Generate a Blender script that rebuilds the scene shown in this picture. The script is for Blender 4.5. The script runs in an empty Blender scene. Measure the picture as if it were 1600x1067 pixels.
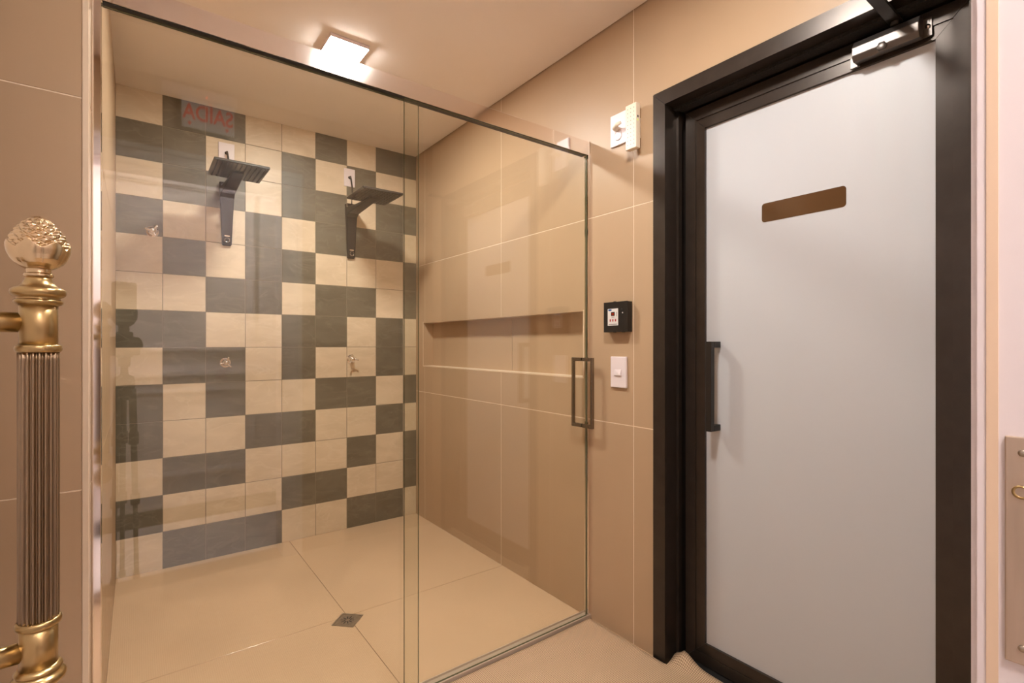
import bpy, bmesh, math, random
from mathutils import Vector, Matrix
random.seed(7)
S = bpy.context.scene
C = S.collection

# ------------------------------------------------------------------ camera, world, exposure
F_PX, YAW, HORIZON, HC = 783.08, math.radians(36.82), 538.8, 1.214
cam_d = bpy.data.cameras.new('camera')
cam = bpy.data.objects.new('camera', cam_d); C.objects.link(cam)
cam_d.sensor_width = 36.0
cam_d.lens = 36.0 * F_PX / 1600.0
cam_d.shift_y = (HORIZON - 533.5) / 1600.0
cam_d.clip_start = 0.01
cam.location = (0, 0, HC)
cam.rotation_euler = (math.pi / 2, 0, -YAW)
S.camera = cam
w = bpy.data.worlds.new('world'); S.world = w; w.use_nodes = True
w.node_tree.nodes['Background'].inputs[0].default_value = (0.9, 0.8, 0.7, 1)
w.node_tree.nodes['Background'].inputs[1].default_value = 0.02
S.view_settings.view_transform = 'Standard'
S.view_settings.look = 'None'
S.view_settings.gamma = 1
S.view_settings.use_curve_mapping = False
S.view_settings.exposure = 0.0
LAMP_SHOWER, LAMP_FRONT, LAMP_CORRIDOR = 315.0, 272.0, 165.0
LAMP_COL = (1.0, 0.955, 0.895, 1)
LAMP_COL_COOL = (1.0, 0.92, 0.90, 1)

# room measures (metres, camera above the origin)
XL, XR, YB, YG, H = -0.0876, 1.613, 3.309, 1.593, 2.568
YRET = 1.50            # front face of the return wall on the left
YDW = 0.115            # room face of the doorway wall
JL, JR, JH = -0.17, 0.67, 2.10   # doorway jamb faces, head height

# ------------------------------------------------------------------ materials
def new_mat(name):
    m = bpy.data.materials.new(name); m.use_nodes = True
    return m, m.node_tree.nodes, m.node_tree.links
def P(name, col, rough=0.5, metal=0.0, spec=0.5, emis=None, es=0.0, coat=0.0):
    m, n, l = new_mat(name)
    b = n['Principled BSDF']
    b.inputs['Base Color'].default_value = (*col, 1)
    b.inputs['Roughness'].default_value = rough
    b.inputs['Metallic'].default_value = metal
    b.inputs['Specular IOR Level'].default_value = spec
    b.inputs['Coat Weight'].default_value = coat
    if emis:
        b.inputs['Emission Color'].default_value = (*emis, 1)
        b.inputs['Emission Strength'].default_value = es
    return m
def noise_mat(name, c1, c2, scale, rough=0.4, spec=0.5, bump=0.0, stretch=(1, 1, 1), detail=4, metal=0.0, vein=None, r2=None):
    """colour varied by noise in object space, offset by the object's random number"""
    m, n, l = new_mat(name)
    b = n['Principled BSDF']
    b.inputs['Roughness'].default_value = rough
    b.inputs['Metallic'].default_value = metal
    b.inputs['Specular IOR Level'].default_value = spec
    tc = n.new('ShaderNodeTexCoord'); oi = n.new('ShaderNodeObjectInfo')
    sc = n.new('ShaderNodeVectorMath'); sc.operation = 'SCALE'; sc.inputs[0].default_value = (37, 91, 53)
    l.new(oi.outputs['Random'], sc.inputs['Scale'])
    mp = n.new('ShaderNodeMapping'); mp.inputs['Scale'].default_value = stretch
    l.new(tc.outputs['Object'], mp.inputs['Vector'])
    ad = n.new('ShaderNodeVectorMath'); l.new(mp.outputs[0], ad.inputs[0]); l.new(sc.outputs[0], ad.inputs[1])
    tx = n.new('ShaderNodeTexNoise'); tx.inputs['Scale'].default_value = scale; tx.inputs['Detail'].default_value = detail
    tx.inputs['Distortion'].default_value = 0.6 if vein else 0.0
    l.new(ad.outputs[0], tx.inputs['Vector'])
    rp = n.new('ShaderNodeValToRGB')
    rp.color_ramp.elements[0].position = 0.32; rp.color_ramp.elements[1].position = 0.68
    rp.color_ramp.elements[0].color = (*c1, 1); rp.color_ramp.elements[1].color = (*c2, 1)
    l.new(tx.outputs['Fac'], rp.inputs['Fac'])
    out = rp.outputs['Color']
    if vein:
        t2 = n.new('ShaderNodeTexNoise'); t2.inputs['Scale'].default_value = scale * 0.8; t2.inputs['Detail'].default_value = 3
        t2.inputs['Distortion'].default_value = 1.2
        l.new(ad.outputs[0], t2.inputs['Vector'])
        r3 = n.new('ShaderNodeValToRGB'); e = r3.color_ramp.elements
        e[0].position = 0.478; e[0].color = (0, 0, 0, 1); e[1].position = 0.5; e[1].color = (1, 1, 1, 1)
        x = e.new(0.522); x.color = (0, 0, 0, 1)
        l.new(t2.outputs['Fac'], r3.inputs['Fac'])
        mm = n.new('ShaderNodeMath'); mm.operation = 'MULTIPLY'; mm.inputs[1].default_value = 0.32
        l.new(r3.outputs['Color'], mm.inputs[0])
        mx = n.new('ShaderNodeMix'); mx.data_type = 'RGBA'
        l.new(mm.outputs[0], mx.inputs[0]); l.new(out, mx.inputs[6]); mx.inputs[7].default_value = (*vein, 1)
        out = mx.outputs[2]
    l.new(out, b.inputs['Base Color'])
    if bump:
        bp = n.new('ShaderNodeBump'); bp.inputs['Strength'].default_value = bump; bp.inputs['Distance'].default_value = 0.002
        l.new(tx.outputs['Fac'], bp.inputs['Height']); l.new(bp.outputs[0], b.inputs['Normal'])
    return m
def glass_mat(name, tint, f0=0.05):
    """thin clear sheet: straight transmission with mirror reflection rising at grazing angles"""
    m, n, l = new_mat(name)
    n.remove(n['Principled BSDF'])
    tr = n.new('ShaderNodeBsdfTransparent'); tr.inputs[0].default_value = (*tint, 1)
    gl = n.new('ShaderNodeBsdfGlossy'); gl.inputs['Roughness'].default_value = 0.0
    gl.inputs[0].default_value = (1, 1, 1, 1)
    lw = n.new('ShaderNodeLayerWeight'); lw.inputs[0].default_value = 0.5
    pw = n.new('ShaderNodeMath'); pw.operation = 'POWER'; pw.inputs[1].default_value = 5
    l.new(lw.outputs['Facing'], pw.inputs[0])
    ma = n.new('ShaderNodeMath'); ma.operation = 'MULTIPLY_ADD'; ma.inputs[1].default_value = 1 - f0; ma.inputs[2].default_value = f0
    l.new(pw.outputs[0], ma.inputs[0])
    mx = n.new('ShaderNodeMixShader'); l.new(ma.outputs[0], mx.inputs[0]); l.new(tr.outputs[0], mx.inputs[1]); l.new(gl.outputs[0], mx.inputs[2])
    l.new(mx.outputs[0], n['Material Output'].inputs['Surface'])
    return m
def emit_mat(name, col, strength):
    m, n, l = new_mat(name); n.remove(n['Principled BSDF'])
    e = n.new('ShaderNodeEmission'); e.inputs[0].default_value = col; e.inputs[1].default_value = strength
    l.new(e.outputs[0], n['Material Output'].inputs['Surface'])
    return m
def weave_mat(name, c1, c2):
    m, n, l = new_mat(name); b = n['Principled BSDF']; b.inputs['Roughness'].default_value = 0.75
    b.inputs['Specular IOR Level'].default_value = 0.2
    tc = n.new('ShaderNodeTexCoord')
    sep = n.new('ShaderNodeSeparateXYZ'); l.new(tc.outputs['Object'], sep.inputs[0])
    def wv(o):
        a = n.new('ShaderNodeMath'); a.operation = 'MULTIPLY'; a.inputs[1].default_value = 2 * math.pi / 0.0135
        l.new(o, a.inputs[0]); s = n.new('ShaderNodeMath'); s.operation = 'SINE'; l.new(a.outputs[0], s.inputs[0]); return s.outputs[0]
    def add(op, p, q):
        a = n.new('ShaderNodeMath'); a.operation = op
        l.new(p, a.inputs[0])
        if isinstance(q, float): a.inputs[1].default_value = q
        else: l.new(q, a.inputs[1])
        return a.outputs[0]
    h = add('MULTIPLY', wv(add('ADD', sep.outputs[0], sep.outputs[1])), wv(add('SUBTRACT', sep.outputs[0], sep.outputs[1])))
    f = add('ADD', add('MULTIPLY', h, 0.62), 0.5)
    mx = n.new('ShaderNodeMix'); mx.data_type = 'RGBA'; l.new(f, mx.inputs[0])
    mx.inputs[6].default_value = (*c1, 1); mx.inputs[7].default_value = (*c2, 1)
    l.new(mx.outputs[2], b.inputs['Base Color'])
    bp = n.new('ShaderNodeBump'); bp.inputs['Strength'].default_value = 0.6; bp.inputs['Distance'].default_value = 0.002
    l.new(f, bp.inputs['Height']); l.new(bp.outputs[0], b.inputs['Normal'])
    return m

M = {}
M['wall_tile'] = noise_mat('wall_tile', (0.475, 0.328, 0.204), (0.495, 0.342, 0.215), 3, rough=0.40, spec=0.3)
M['grout_light'] = P('grout_light', (0.85, 0.70, 0.53), 0.8)
M['grout_grey'] = P('grout_grey', (0.23, 0.185, 0.135), 0.85)
M['grout_brown'] = P('grout_brown', (0.22, 0.13, 0.07), 0.85)
M['cream'] = noise_mat('cream_tile', (0.61, 0.48, 0.335), (0.71, 0.57, 0.41), 5, rough=0.38, spec=0.35, stretch=(1, 1, 2.2), vein=(0.78, 0.66, 0.50))
M['slate'] = noise_mat('slate_tile', (0.115, 0.097, 0.066), (0.155, 0.133, 0.095), 5, rough=0.40, spec=0.35, stretch=(1, 1, 2.6), vein=(0.24, 0.205, 0.15))
M['floor_tile'] = noise_mat('floor_tile', (0.60, 0.415, 0.262), (0.63, 0.437, 0.278), 3, rough=0.13, spec=0.45)
M['ceiling'] = noise_mat('ceiling_paint', (0.92, 0.825, 0.745), (0.93, 0.835, 0.755), 4, rough=0.9, spec=0.1)
M['white_paint'] = noise_mat('white_paint', (0.72, 0.645, 0.635), (0.74, 0.665, 0.655), 4, rough=0.45, spec=0.35)
M['corridor_paint'] = noise_mat('corridor_paint', (0.72, 0.66, 0.66), (0.75, 0.69, 0.69), 4, rough=0.5, spec=0.3)
M['corridor_floor'] = noise_mat('corridor_floor', (0.70, 0.62, 0.60), (0.74, 0.66, 0.64), 4, rough=0.3)
M['dark_wood'] = noise_mat('dark_wood', (0.05, 0.035, 0.025), (0.07, 0.05, 0.035), 12, rough=0.4, stretch=(1, 8, 1))
M['chrome'] = P('chrome', (0.92, 0.90, 0.90), 0.07, 1.0)
M['alu'] = P('aluminium', (0.92, 0.86, 0.82), 0.07, 1.0)
M['track'] = P('track_metal', (0.60, 0.49, 0.39), 0.35, 0.35)
M['handle_chrome'] = P('handle_chrome', (0.30, 0.26, 0.215), 0.22, 1.0)
M['glass'] = glass_mat('clear_glass', (0.965, 0.972, 0.945))
M['glass_edge'] = P('glass_edge', (0.10, 0.10, 0.055), 0.15)
M['black_alu'] = noise_mat('black_anodised', (0.046, 0.035, 0.028), (0.055, 0.042, 0.034), 20, rough=0.30, metal=0.5, spec=0.5)
M['black_matte'] = P('black_matte', (0.012, 0.010, 0.009), 0.6)
M['seal'] = noise_mat('brush_seal', (0.010, 0.008, 0.008), (0.03, 0.024, 0.02), 160, rough=0.95)
M['frosted'] = P('frosted_glass', (0.555, 0.56, 0.585), 0.42, spec=0.4)
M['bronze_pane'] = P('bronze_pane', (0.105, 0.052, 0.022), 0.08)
M['black_metal'] = P('black_metal', (0.03, 0.025, 0.022), 0.35, 0.4)
M['shower_black'] = P('shower_black', (0.009, 0.0075, 0.0075), 0.5, 0.0, 0.15)
M['shower_plate'] = P('shower_plate', (0.030, 0.026, 0.024), 0.22, 0.2, 0.5)
M['nozzle'] = P('nozzle_rubber', (0.012, 0.010, 0.009), 0.6)
M['white_plastic'] = P('white_plastic', (0.82, 0.72, 0.735), 0.35)
M['ivory_plastic'] = P('ivory_plastic', (0.82, 0.72, 0.58), 0.35)
M['dot'] = P('lens_dot', (0.28, 0.23, 0.17), 0.3)
M['green_led'] = emit_mat('green_led', (0.75, 0.9, 0.1, 1), 1.2)
M['red_led'] = emit_mat('red_led', (1.0, 0.08, 0.04, 1), 9)
M['sticker'] = P('sticker_white', (0.72, 0.69, 0.66), 0.5)
M['ink_blue'] = P('ink_blue', (0.02, 0.09, 0.28), 0.5)
M['ink_dark'] = P('ink_dark', (0.05, 0.045, 0.045), 0.5)
M['display'] = P('display', (0.03, 0.012, 0.01), 0.15)
M['red_digit'] = emit_mat('red_digit', (0.7, 0.06, 0.02, 1), 0.5)
M['red_button'] = P('red_button', (0.42, 0.03, 0.03), 0.5)
M['sign_red'] = P('sign_red', (0.70, 0.035, 0.02), 0.5, emis=(1.0, 0.06, 0.03), es=0.8)
M['sign_white'] = P('sign_white', (0.80, 0.76, 0.74), 0.3, emis=(1.0, 0.93, 0.9), es=0.18)  # panel glow added to brighten its reflection in the glass
M['brass'] = noise_mat('antique_brass', (0.40, 0.28, 0.125), (0.51, 0.365, 0.175), 14, rough=0.30, metal=1.0, stretch=(1, 1, 0.2))
M['brass_light'] = noise_mat('pale_brass', (0.56, 0.42, 0.25), (0.66, 0.51, 0.32), 30, rough=0.24, metal=1.0)
M['brass_dark'] = noise_mat('dark_brass', (0.25, 0.18, 0.115), (0.34, 0.25, 0.16), 40, rough=0.33, metal=1.0, stretch=(1, 1, 0.05))
M['steel_brushed'] = noise_mat('brushed_steel', (0.48, 0.38, 0.29), (0.58, 0.46, 0.36), 60, rough=0.42, metal=0.8, stretch=(1, 1, 0.1))
M['drain_steel'] = noise_mat('drain_steel', (0.30, 0.25, 0.20), (0.42, 0.35, 0.28), 40, rough=0.35, metal=0.9)
M['step_shade_tan'] = P('step_shade_tan', (0.70, 0.52, 0.36), 0.6)
M['trim_pale'] = P('trim_pale', (0.78, 0.62, 0.46), 0.3)
M['mat_weave'] = weave_mat('mat_weave', (0.25, 0.155, 0.09), (0.74, 0.53, 0.35))
M['mat_edge'] = P('mat_edge', (0.62, 0.43, 0.26), 0.6)
M['lamp_shower'] = emit_mat('lamp_shower', LAMP_COL, LAMP_SHOWER)
M['lamp_front'] = emit_mat('lamp_front', LAMP_COL, LAMP_FRONT)
M['lamp_corridor'] = emit_mat('lamp_corridor', LAMP_COL_COOL, LAMP_CORRIDOR)

# ------------------------------------------------------------------ mesh helpers
def box(bm, p0, p1, mi=0):
    x0, x1 = sorted((p0[0], p1[0])); y0, y1 = sorted((p0[1], p1[1])); z0, z1 = sorted((p0[2], p1[2]))
    v = [bm.verts.new(p) for p in ((x0,y0,z0),(x1,y0,z0),(x1,y1,z0),(x0,y1,z0),(x0,y0,z1),(x1,y0,z1),(x1,y1,z1),(x0,y1,z1))]
    for f in ((0,3,2,1),(4,5,6,7),(0,1,5,4),(1,2,6,5),(2,3,7,6),(3,0,4,7)):
        bm.faces.new([v[i] for i in f]).material_index = mi
    return v
def hexa(bm, pts):
    """8 points: bottom ring then top ring"""
    v = [bm.verts.new(p) for p in pts]
    for f in ((0,3,2,1),(4,5,6,7),(0,1,5,4),(1,2,6,5),(2,3,7,6),(3,0,4,7)):
        bm.faces.new([v[i] for i in f])
    bmesh.ops.recalc_face_normals(bm, faces=bm.faces)
def bevel(bm, w, seg=2):
    bmesh.ops.bevel(bm, geom=list(bm.edges), offset=w, segments=seg, profile=0.5, affect='EDGES', clamp_overlap=True)
def lathe(bm, prof, n=32, axis='Z', origin=(0, 0, 0), cap=True):
    """prof: list of (r, h)"""
    rings = []
    o = Vector(origin)
    def pt(r, h, a):
        c, s = math.cos(a) * r, math.sin(a) * r
        return o + {'Z': Vector((c, s, h)), 'Y': Vector((c, h, -s)), 'X': Vector((h, c, s))}[axis]
    for r, h in prof:
        rings.append([bm.verts.new(pt(max(r, 1e-5), h, 2 * math.pi * k / n)) for k in range(n)])
    for a, b in zip(rings[:-1], rings[1:]):
        for k in range(n):
            bm.faces.new((a[k], a[(k+1) % n], b[(k+1) % n], b[k])).smooth = True
    if cap:
        bm.faces.new(rings[0][::-1]); bm.faces.new(rings[-1])
    bmesh.ops.recalc_face_normals(bm, faces=bm.faces)
def tube(bm, pts, r, n=10):
    pts = [Vector(p) for p in pts]; rings = []
    for i, p in enumerate(pts):
        t = (pts[min(i+1, len(pts)-1)] - pts[max(i-1, 0)]).normalized()
        u = t.cross(Vector((0, 0, 1)))
        if u.length < 1e-3: u = t.cross(Vector((1, 0, 0)))
        u.normalize(); v = t.cross(u)
        rr = r[i] if isinstance(r, (list, tuple)) else r
        rings.append([bm.verts.new(p + (u * math.cos(2*math.pi*k/n) + v * math.sin(2*math.pi*k/n)) * rr) for k in range(n)])
    for a, b in zip(rings[:-1], rings[1:]):
        for k in range(n):
            bm.faces.new((a[k], a[(k+1) % n], b[(k+1) % n], b[k])).smooth = True
    bm.faces.new(rings[0][::-1]); bm.faces.new(rings[-1])
    bmesh.ops.recalc_face_normals(bm, faces=bm.faces)
def mesh_of(name, bm, mats):
    me = bpy.data.meshes.new(name); bm.to_mesh(me); bm.free()
    for m in (mats if isinstance(mats, (list, tuple)) else [mats]):
        me.materials.append(M[m] if isinstance(m, str) else m)
    return me
def put(name, data, parent=None, loc=(0, 0, 0), rot=None):
    """link an object; loc is in the parent's local frame"""
    o = bpy.data.objects.new(name, data); C.objects.link(o)
    if parent: o.parent = parent
    o.location = loc
    if rot: o.rotation_euler = rot
    return o
def obj(name, bm, mats, parent=None, world=True, smooth=False):
    """one mesh object; geometry given in world space, origin moved to its centre"""
    c = Vector((0, 0, 0)); vs = [v.co.copy() for v in bm.verts]
    if world and vs:
        lo = Vector([min(v[i] for v in vs) for i in range(3)]); hi = Vector([max(v[i] for v in vs) for i in range(3)])
        c = (lo + hi) / 2
        bmesh.ops.translate(bm, verts=bm.verts, vec=-c)
    if smooth:
        for f in bm.faces: f.smooth = True
    me = mesh_of(name, bm, mats)
    o = put(name, me, parent)
    o.location = c - (parent_world(parent) if parent else Vector((0, 0, 0)))
    return o
def parent_world(p):
    v = Vector(p.location)
    while p.parent:
        p = p.parent; v += Vector(p.location)
    return v
def root(name, loc, label=None, cat=None, kind=None, group=None):
    o = bpy.data.objects.new(name, None); C.objects.link(o); o.location = loc; o.empty_display_size = 0.05
    tag(o, label, cat, kind, group); return o
def tag(o, label=None, cat=None, kind=None, group=None):
    if label: o['label'] = label
    if cat: o['category'] = cat
    if kind: o['kind'] = kind
    if group: o['group'] = group
    return o
def bx(name, p0, p1, mat, parent=None, bv=0.0, seg=2):
    bm = bmesh.new(); box(bm, p0, p1)
    if bv: bevel(bm, bv, seg)
    return obj(name, bm, mat, parent)
def rect_minus(rects, hole):
    out = []
    for (a0, a1, z0, z1) in rects:
        h0, h1, k0, k1 = hole
        if h0 >= a1 or h1 <= a0 or k0 >= z1 or k1 <= z0:
            out.append((a0, a1, z0, z1)); continue
        if h0 > a0: out.append((a0, h0, z0, z1))
        if h1 < a1: out.append((h1, a1, z0, z1))
        m0, m1 = max(a0, h0), min(a1, h1)
        if k0 > z0: out.append((m0, m1, z0, k0))
        if k1 < z1: out.append((m0, m1, k1, z1))
    return out
def rounded_prism(bm, w, h, r, d, seg=5):
    """rounded rectangle in local XZ, depth d along +Y, centred"""
    pts = []
    for cx, cz, a0 in ((w/2-r, h/2-r, 0), (-w/2+r, h/2-r, 90), (-w/2+r, -h/2+r, 180), (w/2-r, -h/2+r, 270)):
        for k in range(seg + 1):
            a = math.radians(a0 + 90 * k / seg); pts.append((cx + r*math.cos(a), cz + r*math.sin(a)))
    f = [bm.verts.new((x, 0, z)) for x, z in pts]; b = [bm.verts.new((x, d, z)) for x, z in pts]
    bm.faces.new(f); bm.faces.new(b[::-1])
    for k in range(len(f)):
        j = (k + 1) % len(f); bm.faces.new((f[k], b[k], b[j], f[j]))
    bmesh.ops.recalc_face_normals(bm, faces=bm.faces)

# wall frames: (a, z, depth into the wall) -> world
FR = {
    'right': lambda a, z, d: (XR + d, a, z),
    'back': lambda a, z, d: (a, YB + d, z),
    'left': lambda a, z, d: (XL - d, a, z),
    'return': lambda a, z, d: (a, YRET + d, z),
}
TILE_CACHE = {}
def wall_tiles(parent, fr, lines_a, lines_z, amin, amax, zmin, zmax, gap, mat, holes=(), th=0.008, bv=0.0008, pattern=None):
    f = FR[fr]
    aa = [amin] + [x for x in lines_a if amin < x < amax] + [amax]
    zz = [zmin] + [x for x in lines_z if zmin < x < zmax] + [zmax]
    g = gap / 2
    for i in range(len(aa) - 1):
        for j in range(len(zz) - 1):
            a0 = aa[i] + (g if i else 0); a1 = aa[i+1] - (g if i < len(aa) - 2 else 0)
            z0 = zz[j] + (g if j else 0); z1 = zz[j+1] - (g if j < len(zz) - 2 else 0)
            m = pattern(i, j) if pattern else mat
            rs = [(a0, a1, z0, z1)]
            for h in holes: rs = rect_minus(rs, h)
            if not rs: continue
            ca, cz = (a0 + a1) / 2, (z0 + z1) / 2
            whole = len(rs) == 1 and rs[0] == (a0, a1, z0, z1)
            key = (fr, round(a1 - a0, 4), round(z1 - z0, 4), m)
            if whole and key in TILE_CACHE: me = TILE_CACHE[key]
            else:
                c = Vector(f(ca, cz, 0)); bm = bmesh.new()
                for r in rs:
                    box(bm, Vector(f(r[0], r[2], 0)) - c, Vector(f(r[1], r[3], th)) - c)
                if whole: bevel(bm, bv, 1)
                me = mesh_of('tile', bm, m)
                if whole: TILE_CACHE[key] = me
            put('tile', me, parent, Vector(f(ca, cz, 0)) - parent_world(parent))
def substrate(name, fr, amin, amax, zmin, zmax, d0, d1, mat, holes=()):
    rs = [(amin, amax, zmin, zmax)]
    for h in holes: rs = rect_minus(rs, h)
    f = FR[fr]; bm = bmesh.new()
    for r in rs: box(bm, f(r[0], r[2], d0), f(r[1], r[3], d1))
    return tag(obj(name, bm, mat), kind='structure')

# ------------------------------------------------------------------ setting: chequered back wall
ROWS_FROM_TOP = [   # D dark slate, C cream; columns left to right
    'CDDCCDCDD', 'DDCCDCDCC', 'CDDCDDCDD', 'DCCDCDDDC', 'CDCDDCCCD', 'CCDDCDDCD', 'DDCCDDCDC',
    'CDDCDCCDC', 'DCDCCDDCD', 'DCCDDCCDC', 'CDDCCCDCD', 'DCCCDDCCD', 'CDDDCCDDC']
WT = H + 0.05
wb = substrate('wall_back', 'back', XL - 0.1, XR + 0.0, 0, WT, 0.0012, 0.1, 'grout_grey')
tag(wb, 'back shower wall chequered with cream and dark slate tiles')
wall_tiles(wb, 'back', [XL + 0.2 * k for k in range(1, 9)], [0.2 * k for k in range(1, 13)], XL, XR, 0, WT, 0.0032, None,
           pattern=lambda i, j: 'cream' if ROWS_FROM_TOP[12 - j][i] == 'C' else 'slate')

# right wall with a niche and the opening of the frosted door
NICHE = (1.615, 3.199, 1.063, 1.372)
FR_Y0, FR_Y1, FR_Z = 0.252, 1.228, 2.182      # outer edges of the black door frame
OPEN = (FR_Y0 + 0.03, FR_Y1 - 0.03, -0.01, FR_Z - 0.03)
RZ, RY = [0.884, 1.776], [0.409, 1.332, 2.2555, 3.172]
wr = substrate('wall_right', 'right', -0.05, YB + 0.0, 0, WT, 0.0008, 0.17, 'grout_light', [NICHE, OPEN])
tag(wr, 'right wall of large beige tiles with a long recessed shelf')
wall_tiles(wr, 'right', RY, RZ, YDW, YB, 0, WT, 0.0036, 'wall_tile', [NICHE, OPEN])
ND = 0.082
n0, n1, k0, k1 = NICHE
nb = bx('niche_back', (XR + ND + 0.001, n0, k0), (XR + ND + 0.01, n1, k1), 'grout_light', wr)
for a, b in ((n0, 2.253), (2.2566, n1)):
    bx('tile', (XR + ND - 0.006, a, k0 + 0.006), (XR + ND + 0.001, b, k1 - 0.006), 'wall_tile', nb)
bx('niche_top', (XR + 0.0005, n0, k1 - 0.006), (XR + ND, n1, k1), 'wall_tile', wr)
bx('niche_sill', (XR - 0.0012, n0 + 0.001, k0), (XR + ND, n1 - 0.001, k0 + 0.006), 'trim_pale', wr)
bx('niche_side', (XR + 0.0005, n0, k0 + 0.006), (XR + ND, n0 + 0.006, k1 - 0.006), 'wall_tile', wr)
bx('niche_side', (XR + 0.0005, n1 - 0.006, k0 + 0.006), (XR + ND, n1, k1 - 0.006), 'wall_tile', wr)
bx('niche_edging', (XR - 0.0008, n1 - 0.003, k0), (XR + 0.004, n1 + 0.001, k1), 'trim_pale', wr)
bx('niche_edging', (XR - 0.0008, n0 - 0.001, k0), (XR + 0.004, n0 + 0.003, k1), 'trim_pale', wr)

# shower's left wall and the return wall beside the glass
wl = substrate('wall_left', 'left', YRET + 0.012, YB, 0, WT, 0.0008, 0.09, 'grout_light')
wall_tiles(wl, 'left', [2.2555, 3.172], RZ, YRET + 0.012, YB, 0, WT, 0.0028, 'wall_tile')
wn = substrate('wall_return', 'return', -1.1, XL - 0.012, 0, WT, 0.0008, 0.1, 'grout_light')
wall_tiles(wn, 'return', [-0.60], RZ, -1.1, XL - 0.012, 0, WT, 0.0026, 'wall_tile')
tag(bx('trim_1', (XL - 0.0125, YRET - 0.0015, 0), (XL, YRET + 0.0125, WT), 'trim_pale', None, 0.001, 1), 'pale corner edging between the tiles and the glass post', kind='structure')
tag(bx('wall_side', (-1.2, 0.0, 0), (-1.1, 1.6, WT), 'wall_tile'), kind='structure')

# floors
GX, GY = 0.755, 2.240
fl = bx('floor', (-1.2, -0.06, -0.06), (XR + 0.17, YB + 0.1, -0.0012), 'grout_brown'); tag(fl, 'polished beige floor tiles', kind='structure')
def floor_tile(x0, x1, y0, y1, z=0.0):
    bx('floor_tile', (x0, y0, -0.01), (x1, y1, z), 'floor_tile', fl, 0.0006, 1)
g = 0.0013
for x0, x1 in ((XL, GX - g), (GX + g, XR)):
    for y0, y1 in ((YG - 0.02, GY - g), (GY + g, YB)):
        floor_tile(x0, x1, y0, y1)
for x0, x1 in ((-1.1, -0.15 - g), (-0.15 + g, GX - g), (GX + g, XR + 0.16)):
    floor_tile(x0, x1, YDW + 0.002, 0.66 - g); floor_tile(x0, x1, 0.66 + g, YG - 0.02 - 2*g)

# ceiling with a narrow shadow gap at the walls
ce = bx('ceiling', (-1.1, 0.1, H), (XR - 0.007, YB - 0.002, H + 0.03), 'ceiling'); tag(ce, kind='structure')
tag(bx('ceiling_slab', (-1.3, -0.06, WT + 0.005), (XR + 0.17, YB + 0.1, WT + 0.05), 'black_matte'), kind='structure')

# doorway wall behind the camera, its lining and casing
def doorway_wall():
    bm = bmesh.new()
    for r in rect_minus([(-1.1, XR, 0, WT)], (JL - 0.02, JR + 0.02, -0.1, JH + 0.02)):
        box(bm, (r[0], -0.05, r[2]), (r[1], YDW, r[3]))
    tag(obj('wall_front', bm, 'wall_tile'), kind='structure')
    t = root('trim_2', (JR, 0.04, 0), 'white painted lining and casing of the doorway at the right edge', kind='structure')
    bx('jamb', (JR, -0.06, 0), (JR + 0.02, 0.122, JH), 'white_paint', t)
    bx('jamb', (JL - 0.02, -0.06, 0), (JL, 0.122, JH), 'white_paint', t)
    bx('head', (JL - 0.02, -0.06, JH), (JR + 0.02, 0.122, JH + 0.02), 'white_paint', t)
    cw = 0.10
    def prof(y0, t0):      # stepped casing boards
        return y0
    for s, xa in ((1, JR), (-1, JL)):
        bm = bmesh.new()
        box(bm, (xa + s*0.004, 0.122, 0), (xa + s*cw, 0.1272, JH + cw)); box(bm, (xa + s*(cw-0.025), 0.1272, 0), (xa + s*cw, 0.136, JH + cw))
        box(bm, (xa + s*0.030, 0.1272, 0), (xa + s*0.040, 0.131, JH + 0.03))
        obj('casing', bm, 'white_paint', t)
    bm = bmesh.new()
    box(bm, (JL - 0.004, 0.124, JH + 0.004), (JR + 0.004, 0.131, JH + cw)); box(bm, (JL - cw, 0.131, JH + cw - 0.025), (JR + cw, 0.145, JH + cw))
    box(bm, (JL - 0.01, 0.131, JH + 0.012), (JR + 0.01, 0.134, JH + 0.022))
    obj('casing', bm, 'white_paint', t)
    bx('step_shade', (JR - 0.0012, 0.1065, 0), (JR + 0.001, 0.1150, JH), 'step_shade_tan', t)  # tan strip painted for the shaded step in the jamb
    # strike plate on the jamb
    sp = bx('strike_plate', (JR - 0.0030, 0.030, 0.912), (JR + 0.0005, 0.1018, 1.127), 'steel_brushed', t, 0.0012, 2)
    tag(sp, 'brushed steel strike plate')
    bm = bmesh.new(); lathe(bm, [(0.006, 0), (0.0065, -0.0012), (0.0045, -0.0015), (0.0042, 0)], 20, 'X', (JR - 0.0028, 0.0905, 1.075)); obj('keeper_ring', bm, 'brass', sp)
    for z in (1.112, 0.928):
        bm = bmesh.new(); lathe(bm, [(0.0035, 0), (0.003, -0.0012), (0.0005, -0.0016)], 16, 'X', (JR - 0.0028, 0.0895, z)); obj('screw', bm, 'drain_steel', sp)
doorway_wall()

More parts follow.
